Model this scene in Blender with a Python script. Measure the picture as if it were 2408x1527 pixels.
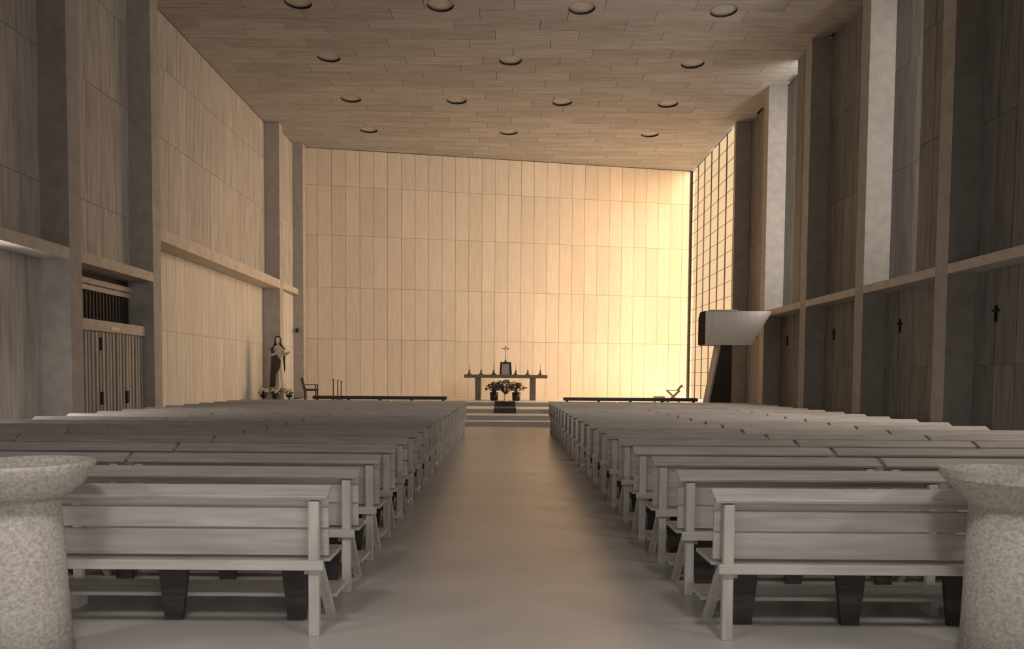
import bpy, bmesh, math, random
from mathutils import Vector, Matrix
random.seed(7)
for o in list(bpy.data.objects):
    bpy.data.objects.remove(o, do_unlink=True)
S = bpy.context.scene
COL = S.collection

# ------------------------------------------------------------------ camera
FPX, HC = 1700.0, 1.55                       # focal length in pixels of the 2408 wide frame, eye height
PITCH, ROLL = math.radians(2.5), 0.007
cam_d = bpy.data.cameras.new('camera'); cam = bpy.data.objects.new('camera', cam_d); COL.objects.link(cam)
cam_d.sensor_fit = 'HORIZONTAL'; cam_d.sensor_width = 36.0
cam_d.lens = 36.0 * FPX / 2408.0
PX, PY = 1185.0, 889.0 + FPX * math.tan(PITCH)
cam_d.shift_x = (1204.0 - PX) / 2408.0
cam_d.shift_y = (PY - 763.5) / 2408.0
cam_d.clip_end = 300
fw = Vector((0, math.cos(PITCH), -math.sin(PITCH))); up = Vector((0, math.sin(PITCH), math.cos(PITCH))); rt = Vector((1, 0, 0))
r2 = rt * math.cos(ROLL) + up * math.sin(ROLL); u2 = up * math.cos(ROLL) - rt * math.sin(ROLL)
M = Matrix((r2, u2, -fw)).transposed().to_4x4(); M.translation = Vector((0, 0, HC))
cam.matrix_world = M
S.camera = cam

# ------------------------------------------------------------------ light
w = bpy.data.worlds.new('world'); S.world = w; w.use_nodes = True
bg = w.node_tree.nodes['Background']; bg.inputs[0].default_value = (1.0, 0.97, 0.93, 1); bg.inputs[1].default_value = 1.0
sd = bpy.data.lights.new('sun', 'SUN'); sd.energy = 16.5; sd.angle = math.radians(95); sd.color = (1.0, .93, .93)
sun = bpy.data.objects.new('sun', sd); COL.objects.link(sun)
sun.rotation_euler = Vector((-.92, .14, -.36)).to_track_quat('-Z', 'Y').to_euler()

def area(name, loc, direction, sx, sy, power, color=(1, 1, 1), portal=False):
    d = bpy.data.lights.new(name, 'AREA'); d.shape = 'RECTANGLE'; d.size = sx; d.size_y = sy; d.energy = power; d.color = color
    o = bpy.data.objects.new(name, d); COL.objects.link(o); o.location = loc
    o.rotation_euler = Vector(direction).to_track_quat('-Z', 'Z').to_euler()
    if portal: d.cycles.is_portal = True
    return o
area('altar_window_portal', (8.75, 30.2, 5.8), (-1, 0, 0), 6.4, 10.6, 1, portal=True)
area('assumed_rear_portal', (0, -3.3, 1.7), (0, 1, 0), 12, 2.6, 1, portal=True)
for ys, pw in ((2.2, 400), (8.7, 750), (15.2, 60), (21.7, 90)):     # daylight at the right wall's slots; the nearest two are unseen, added fill
    area('daylight_fill_slot', (8.89, ys, 7.3), (0, 1, 0), .26, 6.8, pw, (1, .88, .74))
area('rear_fill_light', (0, -3.6, 1.7), (0, 1, 0), 12, 2.6, 40, (1, .96, .92))  # added source behind the camera, outside the assumed glass
area('fill_light_left', (-9.6, 11.8, 1.8), (1, .25, 0), .95, 3.0, 450, (1, .93, .84))  # fill for the near pier, through the added left opening

S.view_settings.view_transform = 'Standard'; S.view_settings.look = 'None'
S.view_settings.gamma = 1.0; S.view_settings.use_curve_mapping = False
S.view_settings.exposure = 0.0

# ------------------------------------------------------------------ materials
def new_mat(name):
    m = bpy.data.materials.new(name); m.use_nodes = True
    nt = m.node_tree; b = nt.nodes['Principled BSDF']
    return m, nt, b
def grain(name, c1, c2, axis='Z', stretch=14.0, scale=3.0, rough=.6, vary=.12, bump=.0, spec=.3, detail=6):
    """streaky material: noise drawn out along one axis, tone a little different for every object"""
    m, nt, b = new_mat(name); N = nt.nodes; L = nt.links
    tc = N.new('ShaderNodeTexCoord'); mp = N.new('ShaderNodeMapping')
    sc = [scale * stretch] * 3; sc['XYZ'.index(axis)] = scale
    mp.inputs['Scale'].default_value = sc
    oi = N.new('ShaderNodeObjectInfo'); mu = N.new('ShaderNodeMath'); mu.operation = 'MULTIPLY'; mu.inputs[1].default_value = 97.0
    nz = N.new('ShaderNodeTexNoise'); nz.noise_dimensions = '4D'; nz.inputs['Scale'].default_value = 1.0; nz.inputs['Detail'].default_value = detail
    L.new(tc.outputs['Object'], mp.inputs['Vector']); L.new(mp.outputs['Vector'], nz.inputs['Vector'])
    L.new(oi.outputs['Random'], mu.inputs[0]); L.new(mu.outputs[0], nz.inputs['W'])
    rp = N.new('ShaderNodeValToRGB'); rp.color_ramp.elements[0].position = .3; rp.color_ramp.elements[1].position = .7
    rp.color_ramp.elements[0].color = (*c1, 1); rp.color_ramp.elements[1].color = (*c2, 1)
    L.new(nz.outputs['Fac'], rp.inputs[0])
    hs = N.new('ShaderNodeHueSaturation'); mr = N.new('ShaderNodeMapRange')
    mr.inputs['To Min'].default_value = 1 - vary; mr.inputs['To Max'].default_value = 1 + vary
    L.new(oi.outputs['Random'], mr.inputs['Value']); L.new(mr.outputs[0], hs.inputs['Value']); L.new(rp.outputs[0], hs.inputs['Color'])
    L.new(hs.outputs[0], b.inputs['Base Color'])
    b.inputs['Roughness'].default_value = rough; b.inputs['Specular IOR Level'].default_value = spec
    if bump:
        bp = N.new('ShaderNodeBump'); bp.inputs['Strength'].default_value = bump; bp.inputs['Distance'].default_value = .01
        L.new(nz.outputs['Fac'], bp.inputs['Height']); L.new(bp.outputs[0], b.inputs['Normal'])
    return m
def plain(name, c, rough=.6, metal=0.0, spec=.4, spread=.12, scale=9.0):
    return_m, nt, b = new_mat(name); N = nt.nodes; L = nt.links
    tc = N.new('ShaderNodeTexCoord'); nz = N.new('ShaderNodeTexNoise'); nz.inputs['Scale'].default_value = scale; nz.inputs['Detail'].default_value = 5
    L.new(tc.outputs['Object'], nz.inputs['Vector'])
    rp = N.new('ShaderNodeValToRGB'); rp.color_ramp.elements[0].position = .3; rp.color_ramp.elements[1].position = .7
    rp.color_ramp.elements[0].color = (*[v * (1 - spread) for v in c], 1); rp.color_ramp.elements[1].color = (*[min(1, v * (1 + spread)) for v in c], 1)
    L.new(nz.outputs['Fac'], rp.inputs[0]); L.new(rp.outputs[0], b.inputs['Base Color'])
    b.inputs['Roughness'].default_value = rough; b.inputs['Metallic'].default_value = metal; b.inputs['Specular IOR Level'].default_value = spec
    return return_m
def glass(name, tint):
    m, nt, b = new_mat(name); N = nt.nodes; L = nt.links
    tr = N.new('ShaderNodeBsdfTransparent'); tr.inputs[0].default_value = (*tint, 1)
    gl = N.new('ShaderNodeBsdfGlossy'); gl.inputs['Roughness'].default_value = .15; gl.inputs[0].default_value = (.8, .8, .8, 1)
    mx = N.new('ShaderNodeMixShader'); mx.inputs[0].default_value = .04
    L.new(tr.outputs[0], mx.inputs[1]); L.new(gl.outputs[0], mx.inputs[2]); L.new(mx.outputs[0], N['Material Output'].inputs['Surface'])
    N.remove(b)
    return m

MAT = dict(
    panel_front=grain('cream_wall_panel', (.77, .69, .59), (.87, .78, .67), 'Z', 10, 1.2, .55, .05, spec=.2),
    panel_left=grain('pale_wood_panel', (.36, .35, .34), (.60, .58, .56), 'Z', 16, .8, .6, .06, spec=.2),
    panel_low_lit=grain('lit_lower_panel', (.56, .545, .52), (.74, .72, .69), 'Z', 16, .8, .6, .05, spec=.2),  # lower left boards paler: the brighter light there is put into their colour
    panel_right=grain('shade_darkened_panel', (.19, .18, .17), (.33, .315, .30), 'Z', 16, .8, .6, .08, spec=.2),  # darker boards: the right wall's lack of light is put into their colour
    panel_ceiling=grain('ceiling_board', (.38, .375, .37), (.54, .535, .53), 'X', 10, .9, .7, .10, spec=.2),
    backing=plain('joint_backing', (.10, .09, .085), .9),
    concrete=plain('pier_concrete', (.44, .42, .40), .75, scale=4),
    beam=plain('beam_concrete', (.60, .55, .50), .75, scale=4),
    pew=grain('pew_pine', (.40, .375, .35), (.57, .535, .50), 'X', 12, 2.2, .5, .10, bump=.05, spec=.35),
    pewx=grain('pew_rail_pine', (.48, .45, .42), (.64, .60, .56), 'X', 12, 2.2, .5, .06),
    pewleg=grain('pew_leg_pine', (.44, .41, .38), (.62, .58, .54), 'Z', 10, 2.5, .55, .08, spec=.3),
    floor=plain('waxed_floor', (.50, .475, .45), .30, spec=.4, spread=.10, scale=1.3),
    riser=plain('step_riser_stone', (.36, .335, .31), .5, scale=14),
    step=plain('step_terrazzo', (.74, .70, .64), .35, spec=.4, scale=14),
    window_metal=plain('window_steel', (.06, .055, .05), .5),
    pane=glass('cream_glass', (.965, .81, .62)), clear=glass('clear_glass', (.95, .95, .95)),
    dark_and_shaded_wood=grain('dark_and_shaded_wood', (.035, .03, .028), (.075, .062, .055), 'X', 10, 3, .5, .08),
    pulpit_shade=plain('pulpit_side_shade', (.030, .027, .025), .9, spec=.05),  # pulpit side coloured dark for the shade on that face
    slat=grain('screen_slat_wood', (.36, .34, .32), (.56, .53, .50), 'Z', 12, 2, .55, .15),
    stone=plain('font_stone', (.44, .405, .36), .9, spread=.28, scale=55),
    altar_stone=plain('altar_stone', (.17, .15, .135), .6, scale=8),
    brass=plain('brass', (.20, .165, .11), .4, .8), candle=plain('candle_wax', (.62, .56, .45), .5),
    black=plain('black_paint', (.012, .011, .011), .5), carpet=plain('dark_carpet', (.018, .017, .02), .55, spec=.5, spread=.3, scale=60),
    veil=plain('tabernacle_veil', (.50, .44, .37), .8), white=plain('white_enamel', (.82, .76, .66), .5),
    leaf=grain('plant_leaf', (.02, .025, .018), (.09, .09, .07), 'Z', 1, 9, .5, .2), petal=plain('petal', (.75, .68, .58), .7, spread=.25, scale=20),
    pot=plain('glazed_pot', (.016, .015, .015), .3), plaster=plain('statue_plaster', (.60, .54, .46), .6, spread=.2, scale=12),
    mantle=plain('statue_mantle', (.055, .05, .05), .6, spread=.25, scale=12), lamp_in=plain('lamp_recess', (.035, .032, .03), .8), lens=plain('lamp_diffuser', (.55, .54, .52), .5),
    cloth=plain('chair_leather', (.05, .045, .042), .5), light_wood=grain('light_wood', (.42, .37, .30), (.60, .53, .43), 'X', 8, 3, .5),
    pulpit=grain('pulpit_panel', (.74, .70, .64), (.84, .79, .73), 'Z', 12, 1.5, .55, .04, spec=.2),
)

# ------------------------------------------------------------------ helpers
_cache = {}
def box_mesh(sx, sy, sz, bevel=0.0):
    k = ('box', round(sx, 4), round(sy, 4), round(sz, 4), bevel)
    if k not in _cache:
        bm = bmesh.new(); bmesh.ops.create_cube(bm, size=1.0); bmesh.ops.scale(bm, vec=(sx, sy, sz), verts=bm.verts)
        if bevel: bmesh.ops.bevel(bm, geom=bm.edges[:], offset=bevel, segments=1, affect='EDGES')
        me = bpy.data.meshes.new('box'); bm.to_mesh(me); bm.free(); _cache[k] = me
    return _cache[k]
def link(name, me, mat, parent=None, loc=(0, 0, 0), rot=(0, 0, 0)):
    m = MAT[mat] if isinstance(mat, str) else mat
    if not me.materials: me.materials.append(m)
    o = bpy.data.objects.new(name, me); COL.objects.link(o)
    if me.materials[0] is not m:
        o.material_slots[0].link = 'OBJECT'; o.material_slots[0].material = m
    o.parent = parent; o.location = loc; o.rotation_euler = rot
    return o
def box(name, x0, x1, y0, y1, z0, z1, mat, parent=None, bevel=0.0):
    return link(name, box_mesh(x1 - x0, y1 - y0, z1 - z0, bevel), mat, parent, ((x0 + x1) / 2, (y0 + y1) / 2, (z0 + z1) / 2))
class MB:
    """collects shapes into ONE mesh"""
    def __init__(s): s.bm = bmesh.new()
    def box(s, x0, x1, y0, y1, z0, z1):
        r = bmesh.ops.create_cube(s.bm, size=1.0); bmesh.ops.scale(s.bm, vec=(x1 - x0, y1 - y0, z1 - z0), verts=r['verts'])
        bmesh.ops.translate(s.bm, vec=((x0 + x1) / 2, (y0 + y1) / 2, (z0 + z1) / 2), verts=r['verts']); return s
    def prism(s, pts, axis, a, b):
        """polygon extruded along an axis; pts are the other two coordinates in order"""
        def P(p, t):
            return {'X': (t, p[0], p[1]), 'Y': (p[0], t, p[1]), 'Z': (p[0], p[1], t)}[axis]
        A = [s.bm.verts.new(P(p, a)) for p in pts]; B = [s.bm.verts.new(P(p, b)) for p in pts]
        s.bm.faces.new(A); s.bm.faces.new(B[::-1])
        for i in range(len(pts)):
            j = (i + 1) % len(pts); s.bm.faces.new((A[j], A[i], B[i], B[j]))
        return s
    def lathe(s, prof, seg=24, c=(0, 0, 0)):
        rings = []
        for r, z in prof:
            rings.append([s.bm.verts.new((c[0] + r * math.cos(2 * math.pi * k / seg), c[1] + r * math.sin(2 * math.pi * k / seg), c[2] + z)) for k in range(seg)])
        for a, b in zip(rings, rings[1:]):
            for k in range(seg):
                j = (k + 1) % seg; s.bm.faces.new((a[k], a[j], b[j], b[k]))
        s.bm.faces.new(rings[0][::-1]); s.bm.faces.new(rings[-1]); return s
    def loft(s, rings):
        R = [[s.bm.verts.new(p) for p in r] for r in rings]; n = len(R[0])
        for a, b in zip(R, R[1:]):
            for k in range(n):
                j = (k + 1) % n; s.bm.faces.new((a[k], a[j], b[j], b[k]))
        s.bm.faces.new(R[0][::-1]); s.bm.faces.new(R[-1]); return s
    def tube(s, pts, rad, seg=10):
        rings = []
        for i, p in enumerate(pts):
            p = Vector(p); a = Vector(pts[max(i - 1, 0)]); b = Vector(pts[min(i + 1, len(pts) - 1)])
            d = (b - a).normalized(); u = d.orthogonal().normalized() if abs(d.z) > .95 else d.cross(Vector((0, 0, 1))).normalized(); v = d.cross(u)
            r = rad[i] if isinstance(rad, (list, tuple)) else rad
            rings.append([p + (u * math.cos(2 * math.pi * k / seg) + v * math.sin(2 * math.pi * k / seg)) * r for k in range(seg)])
        return s.loft(rings)
    def ball(s, c, r, sq=(1, 1, 1), u=12, v=8):
        q = bmesh.ops.create_uvsphere(s.bm, u_segments=u, v_segments=v, radius=r)
        bmesh.ops.scale(s.bm, vec=sq, verts=q['verts']); bmesh.ops.translate(s.bm, vec=c, verts=q['verts']); return s
    def build(s, name, mat, parent=None, loc=(0, 0, 0), rot=(0, 0, 0), smooth=False):
        bmesh.ops.recalc_face_normals(s.bm, faces=s.bm.faces)
        me = bpy.data.meshes.new(name); s.bm.to_mesh(me); s.bm.free()
        if smooth:
            for p in me.polygons: p.use_smooth = True
        return link(name, me, mat, parent, loc, rot)
def empty(name, loc=(0, 0, 0), rz=0.0):
    o = bpy.data.objects.new(name, None); COL.objects.link(o); o.location = loc; o.rotation_euler = (0, 0, rz); o.empty_display_size = .2
    return o
def tag(o, label, cat, group=None):
    o['label'] = label; o['category'] = cat
    if group: o['group'] = group
    return o
def struct(o, label):
    o['kind'] = 'structure'; o['label'] = label
    return o
def remeshed(o, voxel, smooth=3):
    """join overlapping shapes of one mesh into a continuous skin"""
    md = o.modifiers.new('remesh', 'REMESH'); md.mode = 'VOXEL'; md.voxel_size = voxel; md.use_smooth_shade = True
    sm = o.modifiers.new('smooth', 'SMOOTH'); sm.iterations = smooth; sm.factor = .5
    dg = bpy.context.evaluated_depsgraph_get(); me = bpy.data.meshes.new_from_object(o.evaluated_get(dg))
    mt = o.data.materials[0]; o.modifiers.clear(); o.data = me
    if not me.materials: me.materials.append(mt)
    for p in me.polygons: p.use_smooth = True

# ------------------------------------------------------------------ the shell
ZC = 11.0                                        # underside of the ceiling
PT = .40                                         # thickness of a pier
FRONT0, SK = 31.75, .185                         # the altar wall stands askew: y = FRONT0 + SK * x
ROWS = [0.66, 3.13, 5.28, 7.45, 9.48, ZC - .02]  # heights of the panel joints
struct(box('floor', -9.5, 9.6, -3.2, 34.2, -.2, 0, 'floor'), 'waxed grey floor of the nave and aisle')

# sanctuary platform and steps: one run of four steps
steps = struct(empty('floor_sanctuary', (0, 23.1, 0)), 'four broad low steps rising to the altar platform')
YS = [23.1, 23.77, 24.84, 26.78]; RH = .165
for i, y in enumerate(YS):
    y1 = YS[i + 1] + .03 if i < 3 else 33.6
    box('step', -8.2, 8.3, y - 23.1, y1 - 23.1, i * RH if i else 0.001, (i + 1) * RH - .028, 'riser', steps)
    box('tread', -8.2, 8.3, y - .03 - 23.1, y1 - 23.1, (i + 1) * RH - .028, (i + 1) * RH, 'step', steps)

def panels(parent, axis, face, spans, zs, mat, width=.57, th=.02, gap=.012, sign=1):
    """upright panels on a wall plane; axis 'X': plane x = face with panels side by side along y"""
    for a, b in spans:
        n = max(1, round((b - a) / width)); wd = (b - a) / n
        for k in range(n):
            for z0, z1 in zip(zs, zs[1:]):
                y0 = a + k * wd + gap / 2; y1 = a + (k + 1) * wd - gap / 2
                if axis == 'X': box('wall_panel', min(face, face + sign * th), max(face, face + sign * th), y0, y1, z0 + gap / 2, z1 - gap / 2, mat, parent)
                else: box('wall_panel', y0, y1, min(face, face + sign * th), max(face, face + sign * th), z0 + gap / 2, z1 - gap / 2, mat, parent)

# left wall
LP = [4.2, 7.5, 10.8, 14.15, 17.5, 27.35]
lw = MB()
lw.box(-9.4, -9.02, -3.2, 10.8, 0, 3.8)
lw.box(-9.4, -9.02, 17.5, 27.8, 5.0, ZC + .2).box(-9.4, -9.02, 13.9, 17.5, 3.80, ZC + .2).box(-9.4, -9.02, -3.2, 13.9, 3.80, ZC + .2)
lw.box(-9.5, -9.12, 17.5, 27.6, 0, 5.0)
lw.box(-9.5, -9.07, 14.15, 17.5, 0, 3.80)
lw.box(-9.4, -8.67, 27.6, 31.2, 0, ZC - .01)
lw.box(-9.4, -9.02, 10.8, 11.25, 0, 3.8).box(-9.4, -9.02, 12.3, 14.15, 0, 3.8).box(-9.4, -9.02, 11.25, 12.3, 3.4, 3.8).box(-9.4, -9.02, 11.25, 12.3, 0, .15)
wl = struct(lw.build('wall_left', 'panel_left'), 'left nave wall of pale boards between projecting piers')
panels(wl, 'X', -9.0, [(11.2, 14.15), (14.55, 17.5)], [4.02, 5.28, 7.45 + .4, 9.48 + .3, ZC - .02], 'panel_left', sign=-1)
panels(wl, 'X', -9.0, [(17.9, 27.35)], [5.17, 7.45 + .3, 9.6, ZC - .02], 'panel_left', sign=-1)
panels(wl, 'X', -9.1, [(17.9, 27.35)], [.02, 2.75, 4.86], 'panel_low_lit', sign=-1)
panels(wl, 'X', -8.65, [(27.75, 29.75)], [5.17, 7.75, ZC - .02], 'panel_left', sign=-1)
panels(wl, 'X', -8.65, [(27.75, 29.75)], [.67, 2.75, 4.86], 'panel_low_lit', sign=-1)
for y in LP:
    box('pier', -9.1, -8.45, y, y + PT, 0, ZC - .005, 'concrete', wl)
box('pier', -9.0, -8.24, 29.75, 30.15, 0.67, ZC - .005, 'concrete', wl)
box('beam', -9.1, -8.45, 17.9, 27.35, 4.86, 5.17, 'beam', wl)
box('beam', -9.0, -8.45, 27.75, 29.75, 4.90, 5.12, 'beam', wl)
for a, b in ((14.55, 17.5), (11.2, 14.15), (7.9, 10.8), (4.6, 7.5)):
    box('beam', -9.0, -8.45, a, b, 3.80, 4.02, 'beam', wl)

# right wall: lower wall set back behind piers, upper wall stepped so that two bays hide an upright slot of glass
RP = [.9, 4.15, 7.4, 10.65, 13.9, 17.15, 20.4, 23.65]
rw = MB()
rw.box(9.02, 9.4, -3.2, 27.2, 0, 3.6)
for a, b in ((-3.2, .95), (4.2, 7.45), (10.7, 13.95), (17.2, 20.45), (23.7, 27.2)): rw.box(9.02, 9.4, a, b, 3.6, ZC + .2)
for a, s, b in ((.95, 2.25, 4.2), (7.45, 8.75, 10.7), (13.95, 15.25, 17.2), (20.45, 21.75, 23.7)):
    rw.box(8.62, 8.74, a, s, 3.70, ZC - .01)
    rw.box(9.07, 9.4, s, b, 3.6, ZC + .2)
    rw.box(8.74, 9.4, a, b, ZC + .04, ZC + .2)
rw.box(9.0, 9.4, 26.9, 27.3, 0, ZC - .01)
wr = struct(rw.build('wall_right', 'panel_right'), 'right nave wall of boards coloured for shade, between piers')
for a, b in ((11.05, 13.9), (14.3, 17.15), (17.55, 20.4), (20.8, 23.65), (24.05, 27.1)):
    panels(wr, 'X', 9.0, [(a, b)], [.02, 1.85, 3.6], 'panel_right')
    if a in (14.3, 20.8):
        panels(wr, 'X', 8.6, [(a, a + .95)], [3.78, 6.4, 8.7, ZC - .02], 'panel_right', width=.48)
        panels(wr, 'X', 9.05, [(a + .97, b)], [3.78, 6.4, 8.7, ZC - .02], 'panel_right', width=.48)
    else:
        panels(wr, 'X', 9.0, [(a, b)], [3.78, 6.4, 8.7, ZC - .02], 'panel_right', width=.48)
    box('beam', 8.45, 9.0, a, b, 3.60, 3.78, 'beam', wr)
for y in RP:
    box('pier', 8.45, 9.06, y, y + PT, 0, ZC - .005, 'concrete', wr)
box('pier', 8.45, 9.0, 26.95, 27.15, .67, ZC - .005, 'concrete', wr)

# altar wall, askew
ang = math.atan(SK); ca = math.cos(ang)
wf = struct(box('wall_front', -9.1, 8.75, .02, .35, 0, ZC - .01, 'backing'), 'tall cream panelled wall behind the altar')
wf.location = Vector((0, FRONT0, ZC / 2)) + Vector((-math.sin(ang), math.cos(ang), 0)) * .185 + Vector((math.cos(ang), math.sin(ang), 0)) * -.175; wf.rotation_euler = (0, 0, ang)
u0, u1, n = -8.36 / ca, 8.62 / ca, 30
for k in range(n):
    a = u0 + (u1 - u0) * k / n; b = u0 + (u1 - u0) * (k + 1) / n
    for z0, z1 in zip(ROWS, ROWS[1:]):
        g = .005; d = random.uniform(0, .004)
        link('wall_panel', box_mesh(b - a - 2.4 * g, .03, z1 - z0 - 2 * g), 'panel_front', wf, ((a + b) / 2 + .175, -.185 + .005 + d, (z0 + z1) / 2 - ZC / 2))

# rear wall with an assumed, unseen glazed front, added to light the pews
rr = MB(); rr.box(-9.4, -6, -3.2, -2.9, 0, ZC + .2).box(6, 9.4, -3.2, -2.9, 0, ZC + .2).box(-6, 6, -3.2, -2.9, 3, ZC + .2).box(-6, 6, -3.2, -2.9, 0, .4)
struct(rr.build('wall_rear', 'panel_left'), 'rear wall around the assumed glazed front')

ga = struct(MB().box(-9.0, 8.5, -2.9, 2.8, 3.3, 3.55).box(-9.0, 8.5, 2.72, 2.8, 3.55, 4.5).build('light_shield_slab', 'panel_right'), 'unseen slab added to keep rear light off the upper walls')  # unseen, added to block light from the rear glass
for gx in (-4.6, -1.6, 1.6, 4.6):                # unseen round lamps, added under the slab as fill for the rearmost pews
    MB().lathe([(.24, 3.25), (.24, 3.3)], 28, (gx, 2.1, 0)).build('fill_lamp_housing', 'black', ga)
    d = bpy.data.lights.new('fill_lamp_light', 'AREA'); d.shape = 'DISK'; d.size = .42; d.energy = 34; d.color = (1, .95, .88)
    lo = bpy.data.objects.new('fill_lamp_light', d); COL.objects.link(lo); lo.location = (gx, 2.1, 3.245)

# ceiling
ce = struct(MB().box(-9.4, 9.6, -3.2, 27.3, ZC + .2, ZC + .35).box(-9.4, 8.6, 27.3, 34.4, ZC + .2, ZC + .35).box(-9.0, 9.0, -3.2, 15.68, ZC, ZC + .2).box(-9.4, 8.6, 33.9, 34.2, ZC, ZC + .2).build('ceiling', 'backing'), 'flat boarded ceiling of the nave')
LAMPS = []
for y, xs in ((18.85, (-5.28, -1.69, 1.92, 5.57)), (21.98, (-5.26, .12, 5.59)), (25.17, (-5.28, -1.69, 1.92, 5.57)), (28.28, (-5.26, .11, 5.58))):
    for i, x in enumerate(xs): LAMPS.append((x, y + .025 * x, i, len(xs)))
LR = .345
def punched(x0, x1, y0, y1, holes):
    """a board with the round lamp openings cut out"""
    bm = bmesh.new(); q = bmesh.ops.create_cube(bm, size=1.0)
    bmesh.ops.scale(bm, vec=(x1 - x0, y1 - y0, .03), verts=q['verts'])
    me = bpy.data.meshes.new('board'); bm.to_mesh(me); bm.free()
    o = bpy.data.objects.new('cut', me); COL.objects.link(o); tmp = []
    for hx, hy in holes:
        bm = bmesh.new(); bmesh.ops.create_cone(bm, cap_ends=True, segments=40, radius1=LR, radius2=LR, depth=1)
        bmesh.ops.translate(bm, vec=(hx - (x0 + x1) / 2, hy - (y0 + y1) / 2, 0), verts=bm.verts)
        cm = bpy.data.meshes.new('c'); bm.to_mesh(cm); bm.free()
        c = bpy.data.objects.new('c', cm); COL.objects.link(c); tmp.append(c)
        md = o.modifiers.new('b', 'BOOLEAN'); md.operation = 'DIFFERENCE'; md.object = c; md.solver = 'EXACT'
    dg = bpy.context.evaluated_depsgraph_get(); res = bpy.data.meshes.new_from_object(o.evaluated_get(dg))
    for c in tmp + [o]: bpy.data.objects.remove(c, do_unlink=True)
    return res
CW, CL = .55, 2.3
for r in range(33):
    y0 = 26.7 - CW * 20 + r * CW; y1 = y0 + CW
    off = (0, .9, 1.6, .5, 1.25)[r % 5]; x = -9.0 - off
    while x < (9.0 if y0 < 27.0 else 8.5):
        x0, x1 = max(x, -9.0), min(x + CL, 9.04 if y0 < 27.0 else 8.58); x += CL
        if x1 - x0 < .15: continue
        g = .006; hs = [(lx, ly) for lx, ly, _, _ in LAMPS if x0 - LR < lx < x1 + LR and y0 - LR < ly < y1 + LR]
        if hs: me = punched(x0 + g, x1 - g, y0 + g, y1 - g, hs)
        else: me = box_mesh(x1 - x0 - 2 * g, CW - 2 * g, .03)
        link('ceiling_board', me, 'panel_ceiling', ce, ((x0 + x1) / 2, (y0 + y1) / 2, ZC + .015 + random.uniform(0, .004)))

# windows
def window(name, label, wx, y0, y1, z0, z1, cols, rows, pane, mw=.05, lw_=.02):
    o = struct(empty(name, (wx, (y0 + y1) / 2, z0)), label); h = (y1 - y0) / 2
    cw, rh = (y1 - y0) / cols, (z1 - z0) / rows
    for k in range(cols + 1):
        y = -h + k * cw; box('mullion', -.012, .012, y - mw / 2, y + mw / 2, 0, z1 - z0, 'window_metal', o)
    for j in range(rows + 1):
        box('glazing_bar', -.008, .008, -h, h, j * rh - lw_ / 2, j * rh + lw_ / 2, 'window_metal', o)
    for k in range(cols):
        for j in range(rows):
            box('pane', -.004, .004, -h + k * cw + mw / 2, -h + (k + 1) * cw - mw / 2, j * rh + lw_ / 2, (j + 1) * rh - lw_ / 2, pane, o)
    return o
window('window_1', 'tall gridded window beside the altar, full of daylight', 8.5, 27.15, 33.3, .70, ZC - .03, 6, 18, 'pane', .095, .016)
box('window_jamb', 8.40, 8.53, 33.28, 33.36, .67, ZC - .01, 'window_metal', wr)
for nm, s in (('window_2', 15.25), ('window_3', 21.75), ('fill_slot_rear', 2.25), ('fill_slot_near', 8.75)):  # the nearest two slots are unseen, added to light the right pews
    o = struct(empty(nm, (8.9, s, 3.78)), 'upright glass slot hidden behind a step of the right wall, ' + {15.25: 'second', 21.75: 'farthest', 2.25: 'added, behind', 8.75: 'added, nearest'}[s] + ' bay')
    for j in range(6): box('pane', -.27, .16, -.004, .004, j * 1.2, j * 1.2 + 1.18, 'clear', o)
    for j in range(7): box('glazing_bar', -.27, .16, -.02, .02, j * 1.2 - .02, j * 1.2, 'window_metal', o)
o = struct(empty('assumed_rear_glass', (0, -3.05, .4)), 'assumed glazed front behind the pews, added for its light')
for k in range(6):
    for j in range(2): box('pane', -6 + 2 * k + .05, -6 + 2 * k + 1.95, -.004, .004, j * 1.3 + .04, j * 1.3 + 1.26, 'clear', o)
for k in range(7): box('mullion', max(-6, -6 + 2 * k - .05), min(6, -6 + 2 * k + .05), -.05, .05, 0, 2.6, 'window_metal', o)
for j in range(3): box('glazing_bar', -6, 6, -.04, .04, max(0, j * 1.3 - .04), min(2.6, j * 1.3 + .04), 'window_metal', o)
window('fill_opening_left', 'low unseen opening added in the left wall for light', -9.2, 11.25, 12.3, .15, 3.4, 1, 3, 'clear', .06, .04)  # unseen opening, added to brighten the pier beside it

# ------------------------------------------------------------------ slatted entrance screen in the left bay
sc = tag(empty('slatted_screen', (-8.7, 16.02, 0)), 'slatted wooden double door under a pale header in the left wall', 'door')
box('header', -.02, .06, -1.44, 1.44, 2.49, 2.72, 'beam', sc)
box('back_panel', -.30, -.06, -1.44, 1.44, 0, 2.49, 'dark_and_shaded_wood', sc)
NS = 21
for k in range(NS):
    y = -1.44 + 2.88 * (k + .5) / NS
    box('slat', -.06 if k % 2 else -.05, .0 if k % 3 else .012, y - .036, y + .036, .04, 2.49, 'slat', sc)
for y, z in ((-.42, 2.22), (-.42, 1.05), (.62, 1.05)):
    box('door_handle', .01, .05, y - .035, y + .035, z - .14, z + .14, 'black', sc, .008)
box('name_plate', .06, .075, -.10, .24, 2.53, 2.61, 'white', sc)
tr = tag(empty('slatted_transom', (-9.06, 16.02, 2.74)), 'dark slatted panel with pale ledge above the slatted door', 'panel')
box('back_panel', -.008, .004, -1.46, 1.46, 0, 1.04, 'dark_and_shaded_wood', tr)
for k in range(22):
    y = -1.46 + 2.92 * (k + .5) / 22; box('slat', .004, .034, y - .022, y + .022, .02, .64, 'dark_and_shaded_wood', tr)
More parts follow.
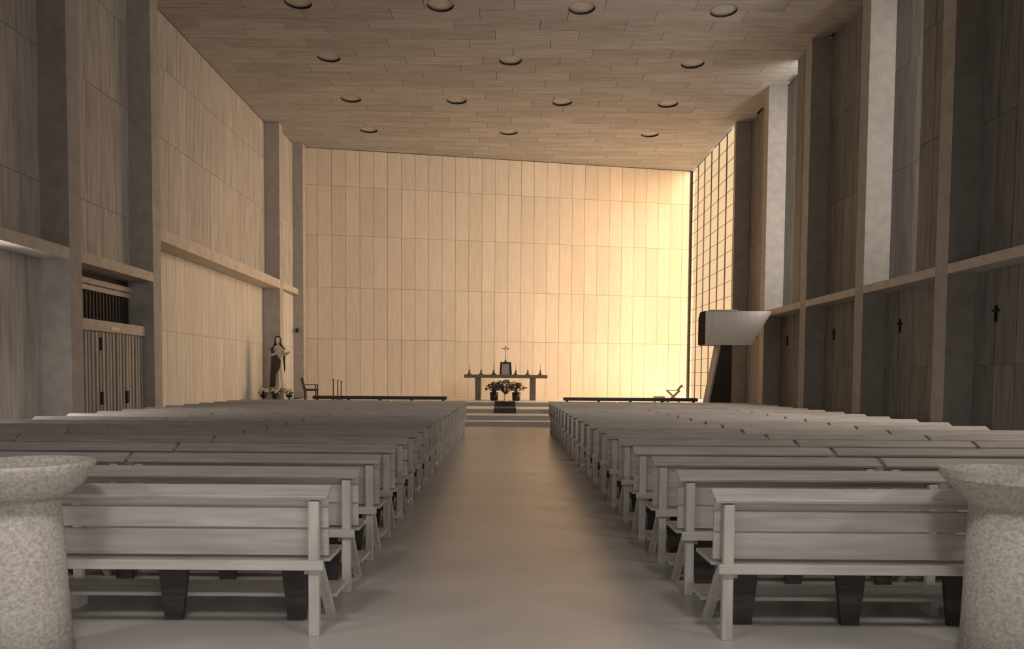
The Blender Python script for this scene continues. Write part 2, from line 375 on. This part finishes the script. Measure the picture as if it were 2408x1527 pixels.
box('ledge', .004, .10, -1.46, 1.46, .78, .90, 'beam', tr); box('ledge', .004, .07, -1.46, 1.46, .65, .76, 'beam', tr)

# ------------------------------------------------------------------ pulpit
pu = tag(empty('pulpit', (7.1, 22.8, .0)), 'raised wooden pulpit box on a slanted dark support beside the big window', 'pulpit')
MB().prism([(-.78, 2.63), (.66, 2.63), (1.28, 3.66), (1.28, 3.70), (-.78, 3.70)], 'Y', 0, .06).build('front_panel', 'pulpit', pu)
MB().prism([(.06, 2.66), (.80, 2.66), (.80, 3.52), (.62, 3.70), (.06, 3.70)], 'X', -.80, -.74).build('side_panel', 'pulpit_shade', pu)
MB().prism([(-.74, 2.63), (.66, 2.63), (.70, 2.71), (-.74, 2.71)], 'Y', .06, .80).build('pulpit_floor', 'dark_and_shaded_wood', pu)
MB().prism([(-.72, 2.9), (1.1, 2.9), (1.25, 3.6), (-.72, 3.6)], 'Y', .74, .80).build('back_panel', 'dark_and_shaded_wood', pu)
box('book_ledge', -.66, .20, -.03, .22, 3.70, 3.735, 'pulpit', pu, .006)
MB().prism([(-.74, .0), (.08, .0), (.08, 2.63), (-.27, 2.63)], 'Y', .05, .62).build('support', 'dark_and_shaded_wood', pu)
MB().prism([(-.80, .0), (-.745, .0), (-.275, 2.63), (-.33, 2.63)], 'Y', .03, .62).build('support_edge', 'slat', pu)

# ------------------------------------------------------------------ station crosses on the right wall
for k, (y, wh) in enumerate(((13.29, 'nearest the camera'), (16.5, 'second from the camera'), (19.8, 'third from the camera'), (23.05, 'farthest, beside the pulpit'))):
    c = tag(empty('wall_cross', (8.985, y, 2.64)), 'small black station cross on the right wall, ' + wh, 'cross', 'station crosses on the right wall')
    box('upright', -.02, .012, -.022, .022, 0, .30, 'black', c); box('crossbar', -.022, .010, -.085, .085, .185, .225, 'black', c)

# ------------------------------------------------------------------ ceiling lights
for x, y, i, n in LAMPS:
    yy = y - .025 * x; rowname = {18.85: 'front-most ceiling row', 21.98: 'middle row of three', 25.17: 'row of four', 28.28: 'row nearest the altar wall'}[yy]
    pos = {3: ('leftmost', 'centre', 'rightmost'), 4: ('leftmost', 'second from left', 'third from left', 'rightmost')}[n][i]
    l = tag(empty('ceiling_light', (x, y, ZC)), f'round recessed ceiling light, {pos}, {rowname}', 'ceiling light', 'recessed ceiling lights')
    m = MB(); seg = 40; ra, rb = LR - .003, LR - .010
    ring = lambda r, z: [m.bm.verts.new((r * math.cos(2 * math.pi * k / seg), r * math.sin(2 * math.pi * k / seg), z)) for k in range(seg)]
    A, B, C, D = ring(ra, .002), ring(ra, .17), ring(rb, .17), ring(rb, .002)
    for p, q in ((A, B), (B, C), (C, D), (D, A)):
        for k in range(seg): m.bm.faces.new((p[k], p[(k + 1) % seg], q[(k + 1) % seg], q[k]))
    m.build('housing', 'lamp_in', l, smooth=False)
    MB().lathe([(rb, .06), (rb, .08)], 40).build('diffuser', 'lens', l)

# ------------------------------------------------------------------ pews
PITCH_Y, Y0, NROW = .885, 4.27, 19
ORD = ['first', 'second', 'third', 'fourth', 'fifth', 'sixth', 'seventh', 'eighth', 'ninth', 'tenth', 'eleventh', 'twelfth', 'thirteenth', 'fourteenth',
       'fifteenth', 'sixteenth', 'seventeenth', 'eighteenth', 'nineteenth']
SIDE = math.radians(26)
_pewm = {}
def pew_mesh(key, fn):
    if key not in _pewm:
        m = MB(); fn(m); bmesh.ops.recalc_face_normals(m.bm, faces=m.bm.faces)
        me = bpy.data.meshes.new('pew_part'); m.bm.to_mesh(me); m.bm.free(); _pewm[key] = me
    return _pewm[key]
def make_pew(x0, L, y, kneeler):
    p = empty('pew', (x0 + L / 2, y, 0)); h = L / 2; B = .004
    for s in (-1, 1):
        link('post', box_mesh(.062, .045, .81, B), 'pewleg', p, (s * (h - .085), .0, .405))
        link('front_leg', pew_mesh('fleg', lambda m: m.prism([(.06, .42), (.125, .42), (.44, 0), (.375, 0)], 'X', -.024, .024)), 'pewleg', p, (s * (h - .085), 0, 0))
        link('seat_bearer', pew_mesh('bear', lambda m: m.prism([(.03, .36), (.30, .38), (.41, .405), (.41, .428), (.03, .428)], 'X', -.02, .02)), 'pewleg', p, (s * (h - .135), 0, 0))
    for i, (z0, z1) in enumerate(((.472, .630), (.642, .767), (.779, .836))):
        yy = .052 - .02 * (((z0 + z1) / 2 - .56) / .2) * .3
        link('back_plank', box_mesh(L - .02, .024, z1 - z0, B), 'pew', p, (0, yy, (z0 + z1) / 2), (math.radians(2), 0, 0))
    link('cap_rail', box_mesh(L, .125, .026, B), 'pew', p, (0, .030, .858), (SIDE, 0, 0))
    link('seat_rail', box_mesh(L - .04, .03, .058, B), 'pewx', p, (0, -.039, .433))
    for yy in (.15, .325):
        link('seat_board', box_mesh(L - .01, .168, .026, B), 'pew', p, (0, yy, .443))
    for xx in (-h + .27, 0, h - .27):
        link('seat_support', pew_mesh('sup', lambda m: m.prism([(-.055, 0), (.055, 0), (.10, .40), (.10, .428), (-.10, .428), (-.10, .40)], 'Y', .26, .30)), 'dark_and_shaded_wood', p, (xx, 0, 0))  # supports coloured dark to paint in their back-lit shade
    if kneeler:
        link('kneeler_board', box_mesh(L - .10, .31, .026, B), 'pewx', p, (0, -.31, .115))
        for xx in (-h + .3, h - .3):
            link('kneeler_leg', box_mesh(.05, .40, .05), 'pewleg', p, (xx, -.235, .0766)); link('kneeler_foot', box_mesh(.05, .12, .050), 'pewleg', p, (xx, -.37, .026))
    return p
for side, starts, L, dy in (('left', (-3.14, -5.28, -7.42), 2.10, 0), ('right', (1.25, 3.19, 5.13), 1.90, -.02)):
    for r in range(NROW):
        for k, x0 in enumerate(starts):
            p = make_pew(x0, L, Y0 + dy + r * PITCH_Y, r > 0)
            where = ('beside the aisle', 'middle of its row', f'against the {side} wall')[k]
            row = 'frontmost row before the altar' if r == NROW - 1 else 'nearest the camera' if r == 0 else f'{ORD[r]} row from the camera'
            tag(p, f'plank-backed pine pew {where}, {side} block, {row}', 'pew', f'pews of the {side} block')

# ------------------------------------------------------------------ holy water fonts
def font(x, y, zr, label, straight):
    f = tag(empty('holy_water_font', (x, y, 0)), label, 'font', 'holy water fonts')
    if straight:
        MB().lathe([(.10, .86), (.20, .885), (.34, 1.03), (.345, zr), (.28, zr), (.25, zr - .05), (.10, zr - .09), (.001, zr - .095)], 40).build('bowl', 'stone', f, smooth=False)
        MB().lathe([(.225, 0), (.215, .3), (.20, .885)], 32).build('pedestal', 'stone', f, smooth=True)
    else:
        MB().lathe([(.10, .885), (.20, .895), (.275, .955), (.322, 1.03), (.34, zr - .015), (.335, zr), (.28, zr), (.25, zr - .05), (.10, zr - .09), (.001, zr - .095)], 40).build('bowl', 'stone', f, smooth=True)
        MB().lathe([(.215, 0), (.20, .3), (.165, .90)], 32).build('pedestal', 'stone', f, smooth=True)
font(-2.57, 3.86, 1.085, 'rough stone holy water font with rounded bowl, left of the aisle', False)
font(2.735, 3.86, 1.075, 'rough stone holy water font with conical bowl, right of the aisle', True)

# ------------------------------------------------------------------ altar and what stands on it
ZP = 4 * RH                                      # platform height .66
YA = 28.6
al = tag(empty('altar', (.06, YA, ZP)), 'stone table altar with thick top on two upright slabs', 'altar')
box('altar_top', -1.65, 1.65, -.02, .93, .88, 1.015, 'altar_stone', al, .008)
for a in (-1.21, .98): box('altar_leg', a, a + .215, .08, .83, 0, .88, 'altar_stone', al, .006)
ZT = ZP + 1.015
tb = tag(empty('tabernacle', (.06, YA + .45, ZT)), 'square tabernacle with black frame and pale veil on the altar', 'tabernacle')
MB().prism([(-.245, 0), (-.165, 0), (-.15, .44), (.15, .44), (.165, 0), (.245, 0), (.215, .50), (-.215, .50)], 'Y', -.20, .16).build('frame', 'black', tb)
MB().prism([(-.162, 0.001), (.162, 0.001), (.148, .438), (-.148, .438)], 'Y', -.17, .16).build('veil', 'veil', tb)
cr = tag(empty('altar_cross', (.06, YA + .45, ZT + .50)), 'slender brass crucifix standing on top of the tabernacle', 'cross')
MB().lathe([(.07, 0), (.06, .03), (.02, .10), (.012, .13)], 16).build('foot', 'brass', cr, smooth=True)
MB().lathe([(.010, .13), (.010, .46), (.009, .62)], 10).build('stem', 'brass', cr, smooth=True)
m = MB().box(-.12, .12, -.010, .010, .535, .56)
for q in ((-.12, .5475), (.12, .5475), (0, .635)): m.ball((q[0], 0, q[1]), .026, u=10, v=8)
seg = 20; R1 = [(.07 * math.cos(2 * math.pi * k / seg), 0, .5475 + .07 * math.sin(2 * math.pi * k / seg)) for k in range(seg + 1)]; m.tube(R1, .009, 6)
m.build('cross_head', 'brass', cr)
for k, (x, h) in enumerate(((-1.39, .49), (-.92, .45), (-.42, .52), (.47, .42), (.95, .40), (1.45, .42))):
    c = tag(empty('candlestick', (x, YA + .40, ZT)), ('leftmost', 'second from left', 'third, just left of the tabernacle,', 'fourth, just right of the tabernacle,', 'fifth from left', 'rightmost')[k] + ' brass candlestick of six on the altar', 'candlestick', 'altar candlesticks')
    MB().lathe([(.105, 0), (.10, .015), (.055, .06), (.026, .13), (.04, .16), (.042, .175), (.014, .18)], 16).build('stick', 'brass', c, smooth=True)
    MB().lathe([(.014, .18), (.014, h - .03), (.003, h)], 10).build('candle', 'candle', c, smooth=True)

def foliage(cx, cz, nleaf, spread, height, lift, seed, ls=.07):
    """leaf blades on arching stems, one plant"""
    rnd = random.Random(seed); m = MB()
    for i in range(nleaf):
        a = rnd.uniform(0, 2 * math.pi); e = rnd.uniform(.15, 1.0); r = spread * e
        t = Vector((r * math.cos(a), .45 * r * math.sin(a), cz + lift + height * (1 - .55 * e * e) * rnd.uniform(.5, 1)))
        b = Vector((0, 0, cz)); mid = (b + t) / 2 + Vector((0, 0, .06))
        if i % 2 == 0: m.tube([b, mid, t], [.008, .006, .003], 5)
        for q in range(2):
            d = Vector((rnd.uniform(-1, 1), rnd.uniform(-1, 1), rnd.uniform(-.5, .9))).normalized(); s = d.orthogonal().normalized(); L = ls * rnd.uniform(.7, 1.5)
            V = [m.bm.verts.new(v) for v in (t, t + d * L * .5 + s * L * .35, t + d * L, t + d * L * .5 - s * L * .35)]; m.bm.faces.new(V)
    return m
for k, (x, lab) in enumerate(((-.385, 'black glazed pot of leafy plants under the altar, left one'), (.475, 'black glazed pot of leafy plants under the altar, right one'))):
    f = tag(empty('potted_plant', (x, YA - .42, ZP)), lab, 'plant', 'potted plants before the altar')
    MB().lathe([(.11, 0), (.15, .02), (.165, .33), (.14, .33), (.13, .28), (.001, .27)], 24).build('pot', 'pot', f, smooth=True)
    foliage(0, .28, 80, .36, .42, .02, 10 + k, .085).build('foliage', 'leaf', f)
f = tag(empty('flower_vase', (.05, YA - .92, ZP)), 'slender vase of tall flowers between the two black pots', 'vase')
MB().lathe([(.06, 0), (.07, .015), (.04, .08), (.05, .20), (.065, .26), (.05, .26), (.001, .22)], 20).build('vase', 'petal', f, smooth=True)
foliage(0, .24, 130, .46, .54, .04, 31, .085).build('foliage', 'leaf', f)
m = MB(); rn = random.Random(4)
for i in range(16):
    a = rn.uniform(0, 6.28); r = rn.uniform(.1, .45); m.ball((r * math.cos(a), .4 * r * math.sin(a) - .05, rn.uniform(.36, .74)), rn.uniform(.018, .034), u=7, v=5)
m.build('blossoms', 'petal', f)

# dark runner laid over the two upper steps
cp = MB(); T = .012
xs = (-.335, .42)
cp.box(xs[0], xs[1], YS[2] - .03 - T, YS[2] - .03, 2 * RH + .004, 3 * RH + T).box(xs[0], xs[1], YS[2] - .03, YS[3] - .03, 3 * RH + .001, 3 * RH + T)
cp.box(xs[0], xs[1], YS[3] - .03 - T, YS[3] - .03, 3 * RH + T, 4 * RH + T).box(xs[0], xs[1], YS[3] - .03, YA - 1.25, 4 * RH + .001, 4 * RH + T)
tag(cp.build('carpet_runner', 'carpet'), 'dark narrow carpet runner over the upper altar steps', 'carpet')

# communion rails
for s, a, b in (('left', -6.2, -1.86), ('right', 1.93, 6.28)):
    r = tag(empty('communion_rail', ((a + b) / 2, 23.5, RH)), f'low dark communion rail before the altar, {s} of the aisle', 'rail', 'communion rails'); h = (b - a) / 2
    box('hand_rail', -h, h, -.11, .11, .66, .765, 'dark_and_shaded_wood', r, .01)
    for q in range(5): x = -h + .12 + q * (2 * h - .24) / 4; box('rail_post', x - .04, x + .04, -.04, .04, 0, .66, 'dark_and_shaded_wood', r)

# ------------------------------------------------------------------ seats on the platform
ch = tag(empty('armchair', (-7.36, 27.55, ZP), math.radians(112)), 'dark leather armchair on the platform by the left piers', 'chair')
box('seat', -.25, .25, -.25, .23, .34, .42, 'cloth', ch, .02)
link('backrest', box_mesh(.5, .07, .50, .02), 'cloth', ch, (0, .29, .60), (math.radians(-14), 0, 0))
for sx in (-1, 1):
    for sy, hh in ((-.21, .34), (.21, .34)): box('leg', sx * .22 - .02, sx * .22 + .02, sy - .02, sy + .02, 0, hh, 'black', ch)
    box('armrest', sx * .27 - .025, sx * .27 + .025, -.24, .26, .56, .59, 'black', ch); box('arm_post', sx * .27 - .018, sx * .27 + .018, -.23, -.19, .40, .56, 'black', ch)
for k, (x, h) in enumerate(((-6.49, .80), (-6.34, .77), (-6.22, .73))):
    c = tag(empty('candle_stand', (x, 27.5 + .06 * k, ZP)), ('tallest, leftmost', 'middle', 'shortest, rightmost')[k] + ' slim floor candle stand beside the armchair', 'candle stand', 'floor candle stands')
    MB().lathe([(.055, 0), (.05, .02), (.02, .04)], 14).build('base', 'dark_and_shaded_wood', c); MB().lathe([(.02, .04), (.018, h - .06), (.03, h - .04), (.03, h)], 10).build('shaft', 'dark_and_shaded_wood', c)
xc = tag(empty('folding_chair', (6.42, 27.5, ZP), math.radians(80)), 'light folding chair with crossed legs on the platform by the window', 'chair')
for sx in (-.2, .2):
    MB().tube([(sx, -.25, 0), (sx, .22, .45)], .034, 6).build('leg', 'light_wood', xc); MB().tube([(sx * .9, .22, 0), (sx * .9, -.25, .45)], .034, 6).build('leg', 'light_wood', xc)
    MB().tube([(sx, -.16, .45), (sx, -.34, .66)], .034, 6).build('back_post', 'light_wood', xc)
box('seat', -.24, .24, -.25, .27, .445, .475, 'light_wood', xc, .008)
link('backrest', box_mesh(.46, .025, .14, .006), 'light_wood', xc, (0, -.33, .62), (math.radians(-40), 0, 0))
st = tag(empty('kneeling_stool', (5.9, 27.5, ZP)), 'low light kneeling stool beside the folding chair', 'stool')
box('pad', -.2, .2, -.15, .15, .17, .23, 'petal', st, .015)
for sx in (-.17, .17): box('end_board', sx - .015, sx + .015, -.13, .13, 0, .17, 'light_wood', st)
wl_ = tag(empty('wall_lamp', (-8.46, 29.745, 3.42)), 'small dark lamp on the pier beside the altar wall', 'lamp')
MB().tube([(0, 0, 0), (0, -.10, .02)], .018, 8).build('bracket', 'black', wl_); MB().lathe([(.03, -.09), (.07, -.05), (.06, .05), (.025, .08)], 14, (0, -.13, .02)).build('shade', 'black', wl_)

# ------------------------------------------------------------------ robed statue on its pedestal with flowers
sx, sy = -8.12, 26.0
pd = tag(empty('statue_pedestal', (sx, sy, 0)), 'stone pedestal under the robed statue', 'pedestal')
MB().lathe([(.30, 0), (.30, .08), (.22, .12), (.20, .98), (.27, 1.04), (.27, 1.12)], 20).build('column', 'altar_stone', pd)
sg = tag(empty('robed_statue', (sx, sy, 1.12)), 'robed plaster statue with one arm held out, before the left pier', 'statue')
def ringf(cx, cy, z, rx, ry, fold, n=36, nf=9, ph=0.0):
    return [(cx + rx * (1 + fold * math.sin(nf * t + ph)) * math.cos(t), cy + ry * (1 + fold * math.sin(nf * t + ph)) * math.sin(t), z) for t in [2 * math.pi * k / n for k in range(n)]]
m = MB()
m.loft([ringf(0, 0, z, rx, ry, fo, ph=z * 1.2) for z, rx, ry, fo in ((0, .25, .21, .09), (.05, .245, .205, .09), (.4, .215, .18, .07), (.8, .195, .16, .05), (1.05, .175, .135, .03), (1.25, .20, .14, .02), (1.40, .215, .135, .01), (1.50, .15, .10, 0), (1.545, .07, .07, 0))])
m.loft([ringf(.01, -.01, z, r, r * 1.08, 0) for z, r in ((1.50, .055), (1.58, .05), (1.61, .075), (1.68, .092), (1.75, .094), (1.81, .075), (1.84, .03))])
m.ball((.01, -.115, 1.70), .022, (.8, 1, 1.6))                                  # nose
m.ball((.01, -.095, 1.645), .03, (1, .6, .6))                                   # chin and mouth
m.tube([(.19, 0, 1.40), (.26, -.07, 1.20), (.37, -.18, 1.24), (.44, -.23, 1.27)], [.075, .07, .055, .04], 12)
for q in range(4): m.tube([(.43, -.215 - .018 * q, 1.255 + .012 * q), (.50, -.25 - .02 * q, 1.275 + .01 * q), (.545 - .01 * abs(q - 1), -.265 - .02 * q, 1.262 + .01 * q)], [.014, .012, .009], 7)
m.tube([(.43, -.23, 1.28), (.455, -.24, 1.325), (.475, -.25, 1.335)], [.015, .013, .010], 7)
m.tube([(-.19, 0, 1.40), (-.25, -.10, 1.18), (-.10, -.20, 1.20), (-.02, -.21, 1.24)], [.075, .07, .05, .035], 12)
for q in range(4): m.tube([(-.03, -.20, 1.215 + .018 * q), (.03, -.205, 1.235 + .018 * q), (.06, -.19, 1.24 + .018 * q)], [.013, .012, .009], 7)
m.tube([(-.03, -.21, 1.26), (-.01, -.225, 1.30)], [.014, .010], 7)
fg = m.build('figure', 'plaster', sg); remeshed(fg, .011, 2)
m = MB(); N1 = 28                                                                # mantle over head, shoulders and the left side
def arc(z, rx, ry, a0, a1, th, fo):
    out, inn = [], []
    for k in range(N1):
        t = math.radians(a0 + (a1 - a0) * k / (N1 - 1)); f = 1 + fo * math.sin(11 * t + z * 2)
        out.append(((rx + th) * f * math.cos(t), (ry + th) * f * math.sin(t), z)); inn.append((rx * f * math.cos(t), ry * f * math.sin(t), z))
    return out + inn[::-1]
m.loft([arc(*a) for a in ((.05, .275, .23, 60, 262, .02, .05), (.5, .25, .21, 50, 268, .02, .05), (.72, .245, .205, 35, 300, .02, .04), (1.0, .225, .18, 15, 310, .02, .03), (1.25, .255, .19, -5, 262, .02, .02), (1.42, .25, .165, -20, 236, .02, .01), (1.52, .155, .12, -25, 228, .02, 0), (1.60, .115, .115, -35, 215, .015, 0), (1.72, .112, .115, -35, 215, .015, 0), (1.83, .085, .09, -40, 220, .015, 0), (1.88, .02, .03, -40, 220, .015, 0))])
m.build('mantle', 'mantle', sg, smooth=True)
for k, (dx, dy, s) in enumerate(((-.42, -.25, .8), (.04, -.42, .8), (.50, -.25, .8))):
    f = tag(empty('flower_bowl', (sx + dx, sy + dy - .1, 0)), 'bowl of pale flowers on a dark stand at the statue, ' + ('left', 'middle', 'right')[k], 'flowers', 'flower bowls at the statue')
    MB().lathe([(.13, 0), (.13, .03), (.03, .06), (.03, .78), (.10, .82), (.13, .90), (.11, .90), (.001, .86)], 16).build('stand', 'pot', f)
    foliage(0, .88, 26, .2 * s, .14, .0, 50 + k, .06).build('foliage', 'leaf', f)
    m = MB(); rn = random.Random(k)
    for i in range(20):
        a = rn.uniform(0, 6.28); r = rn.uniform(.02, .19); m.ball((r * math.cos(a), r * math.sin(a), .93 + rn.uniform(0, .17)), rn.uniform(.025, .045), u=7, v=5)
    m.build('blossoms', 'petal', f)
